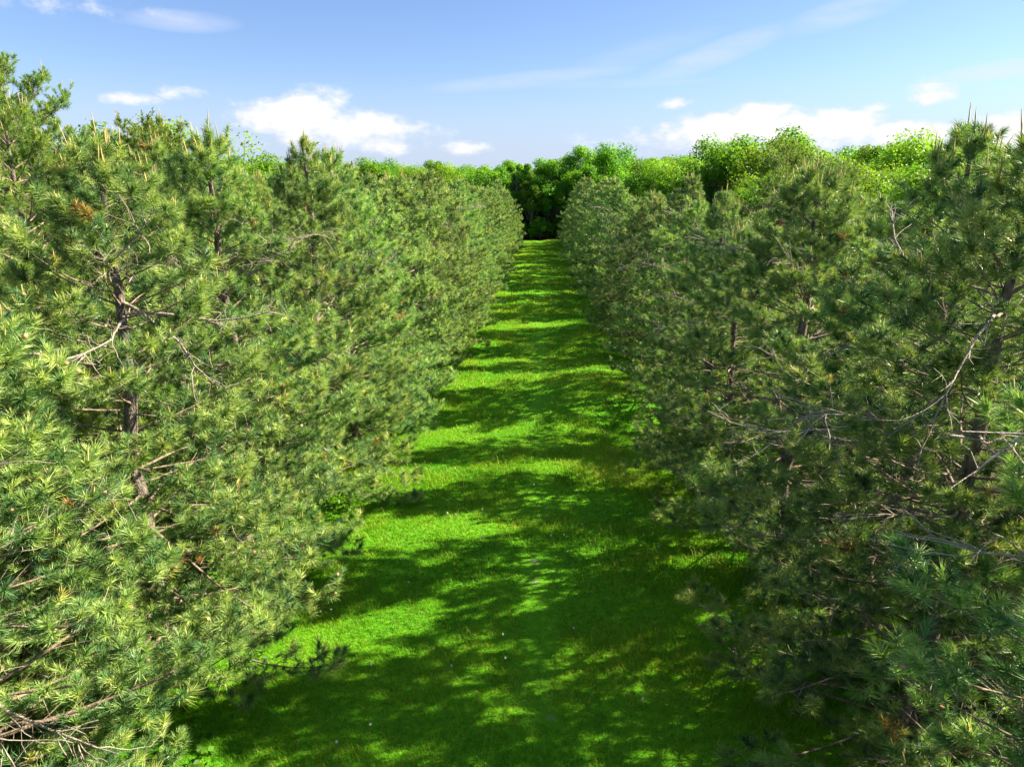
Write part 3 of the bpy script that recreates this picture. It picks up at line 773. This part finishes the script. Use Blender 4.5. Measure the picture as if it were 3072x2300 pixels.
# cirrus streaks
WISPS = [(-8, 7.0, 6.5, 8.3, .6, .38), (8.0, 7.6, 17.4, 10.5, .9, .42), (17.4, 10.4, 25.0, 12.0, .9, .38), (27.0, 6.7, 34.0, 7.3, .6, .6), (-28.5, 10.6, -22.0, 10.7, .7, .5), (-1.0, 7.3, 12.4, 7.3, .35, .22), (2.5, 8.2, 12.5, 10.6, .9, .16)]
cir = None
for (a0, e0, a1, e1, wd, k) in WISPS:
    ln = math.hypot(a1-a0, e1-e0); ux, uy = (a1-a0)/ln, (e1-e0)/ln; ca, ce = (a0+a1)/2, (e0+e1)/2
    dx = mth('SUBTRACT', az, ca); dy = mth('SUBTRACT', el, ce)
    al = mth('MULTIPLY', mth('ADD', mth('MULTIPLY', dx, ux), mth('MULTIPLY', dy, uy)), 1/(ln*.62))
    ac = mth('MULTIPLY', mth('ADD', mth('MULTIPLY', dx, -uy), mth('MULTIPLY', dy, ux)), 1/(wd*1.1))
    v_ = mth('SUBTRACT', 1.0, mth('ADD', mth('MULTIPLY', al, al), mth('MULTIPLY', ac, ac)))
    v_ = mth('MULTIPLY', mth('MAXIMUM', v_, 0.0), k)
    cir = v_ if cir is None else mth('MAXIMUM', cir, v_)
cir = mth('MULTIPLY', cir, mth('MULTIPLY_ADD', nz2, 2.4, -.35))
cov = mth('MINIMUM', mth('MAXIMUM', mth('ADD', mth('MULTIPLY', cum, 1.0), mth('MAXIMUM', cir, 0.0)), 0.0), 1.0)
SKY_TINT = (0.67, .74, .94)
tint = N.new('ShaderNodeVectorMath'); tint.operation = 'MULTIPLY'; tint.inputs[1].default_value = SKY_TINT; L.new(sky.outputs[0], tint.inputs[0])
# cloud brightness: dense parts white, thin parts a little bluer
CL_B = 5.3
# pale lavender air low over the horizon
hz = N.new('ShaderNodeMapRange'); hz.interpolation_type = 'SMOOTHSTEP'; hz.inputs[1].default_value = 9.0; hz.inputs[2].default_value = 0.0; hz.inputs[4].default_value = .85; L.new(el, hz.inputs[0])
air = N.new('ShaderNodeMixRGB'); air.inputs[2].default_value = (2.95, 3.45, 4.65, 1); L.new(hz.outputs[0], air.inputs[0]); L.new(tint.outputs[0], air.inputs[1])
cloud_col = N.new('ShaderNodeMixRGB'); cloud_col.inputs[1].default_value = (CL_B*.82, CL_B*.86, CL_B*1.0, 1); cloud_col.inputs[2].default_value = (CL_B, CL_B*.995, CL_B*.985, 1)
L.new(cum, cloud_col.inputs[0])
mixc = N.new('ShaderNodeMixRGB'); L.new(cov, mixc.inputs[0]); L.new(air.outputs[0], mixc.inputs[1]); L.new(cloud_col.outputs[0], mixc.inputs[2])
# unseen broken bright cloud added high overhead to lift the light in the shadows
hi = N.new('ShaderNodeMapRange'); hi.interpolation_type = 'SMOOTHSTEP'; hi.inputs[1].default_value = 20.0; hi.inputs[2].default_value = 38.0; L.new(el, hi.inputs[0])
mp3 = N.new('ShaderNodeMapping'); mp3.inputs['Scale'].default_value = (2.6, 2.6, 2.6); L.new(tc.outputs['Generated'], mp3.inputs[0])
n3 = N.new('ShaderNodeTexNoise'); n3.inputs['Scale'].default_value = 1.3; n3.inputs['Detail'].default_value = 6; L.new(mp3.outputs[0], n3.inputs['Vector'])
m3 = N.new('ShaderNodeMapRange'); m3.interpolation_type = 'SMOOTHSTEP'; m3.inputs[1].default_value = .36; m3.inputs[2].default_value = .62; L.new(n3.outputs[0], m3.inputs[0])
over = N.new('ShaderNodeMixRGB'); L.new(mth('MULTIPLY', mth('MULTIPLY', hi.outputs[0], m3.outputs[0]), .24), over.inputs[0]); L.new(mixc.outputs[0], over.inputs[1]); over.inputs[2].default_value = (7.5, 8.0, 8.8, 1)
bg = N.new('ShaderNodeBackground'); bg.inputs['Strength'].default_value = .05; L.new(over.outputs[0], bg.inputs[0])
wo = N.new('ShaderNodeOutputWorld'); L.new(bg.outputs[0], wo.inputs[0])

SC.view_settings.view_transform = 'Standard'; SC.view_settings.look = 'None'
SC.view_settings.exposure = 2.0; SC.view_settings.gamma = 1.0
SC.render.engine = 'CYCLES'
c = SC.cycles
c.max_bounces = 7; c.diffuse_bounces = 4; c.glossy_bounces = 2; c.transmission_bounces = 4; c.transparent_max_bounces = 4
c.use_denoising = True
c.use_adaptive_sampling = True; c.adaptive_threshold = .02
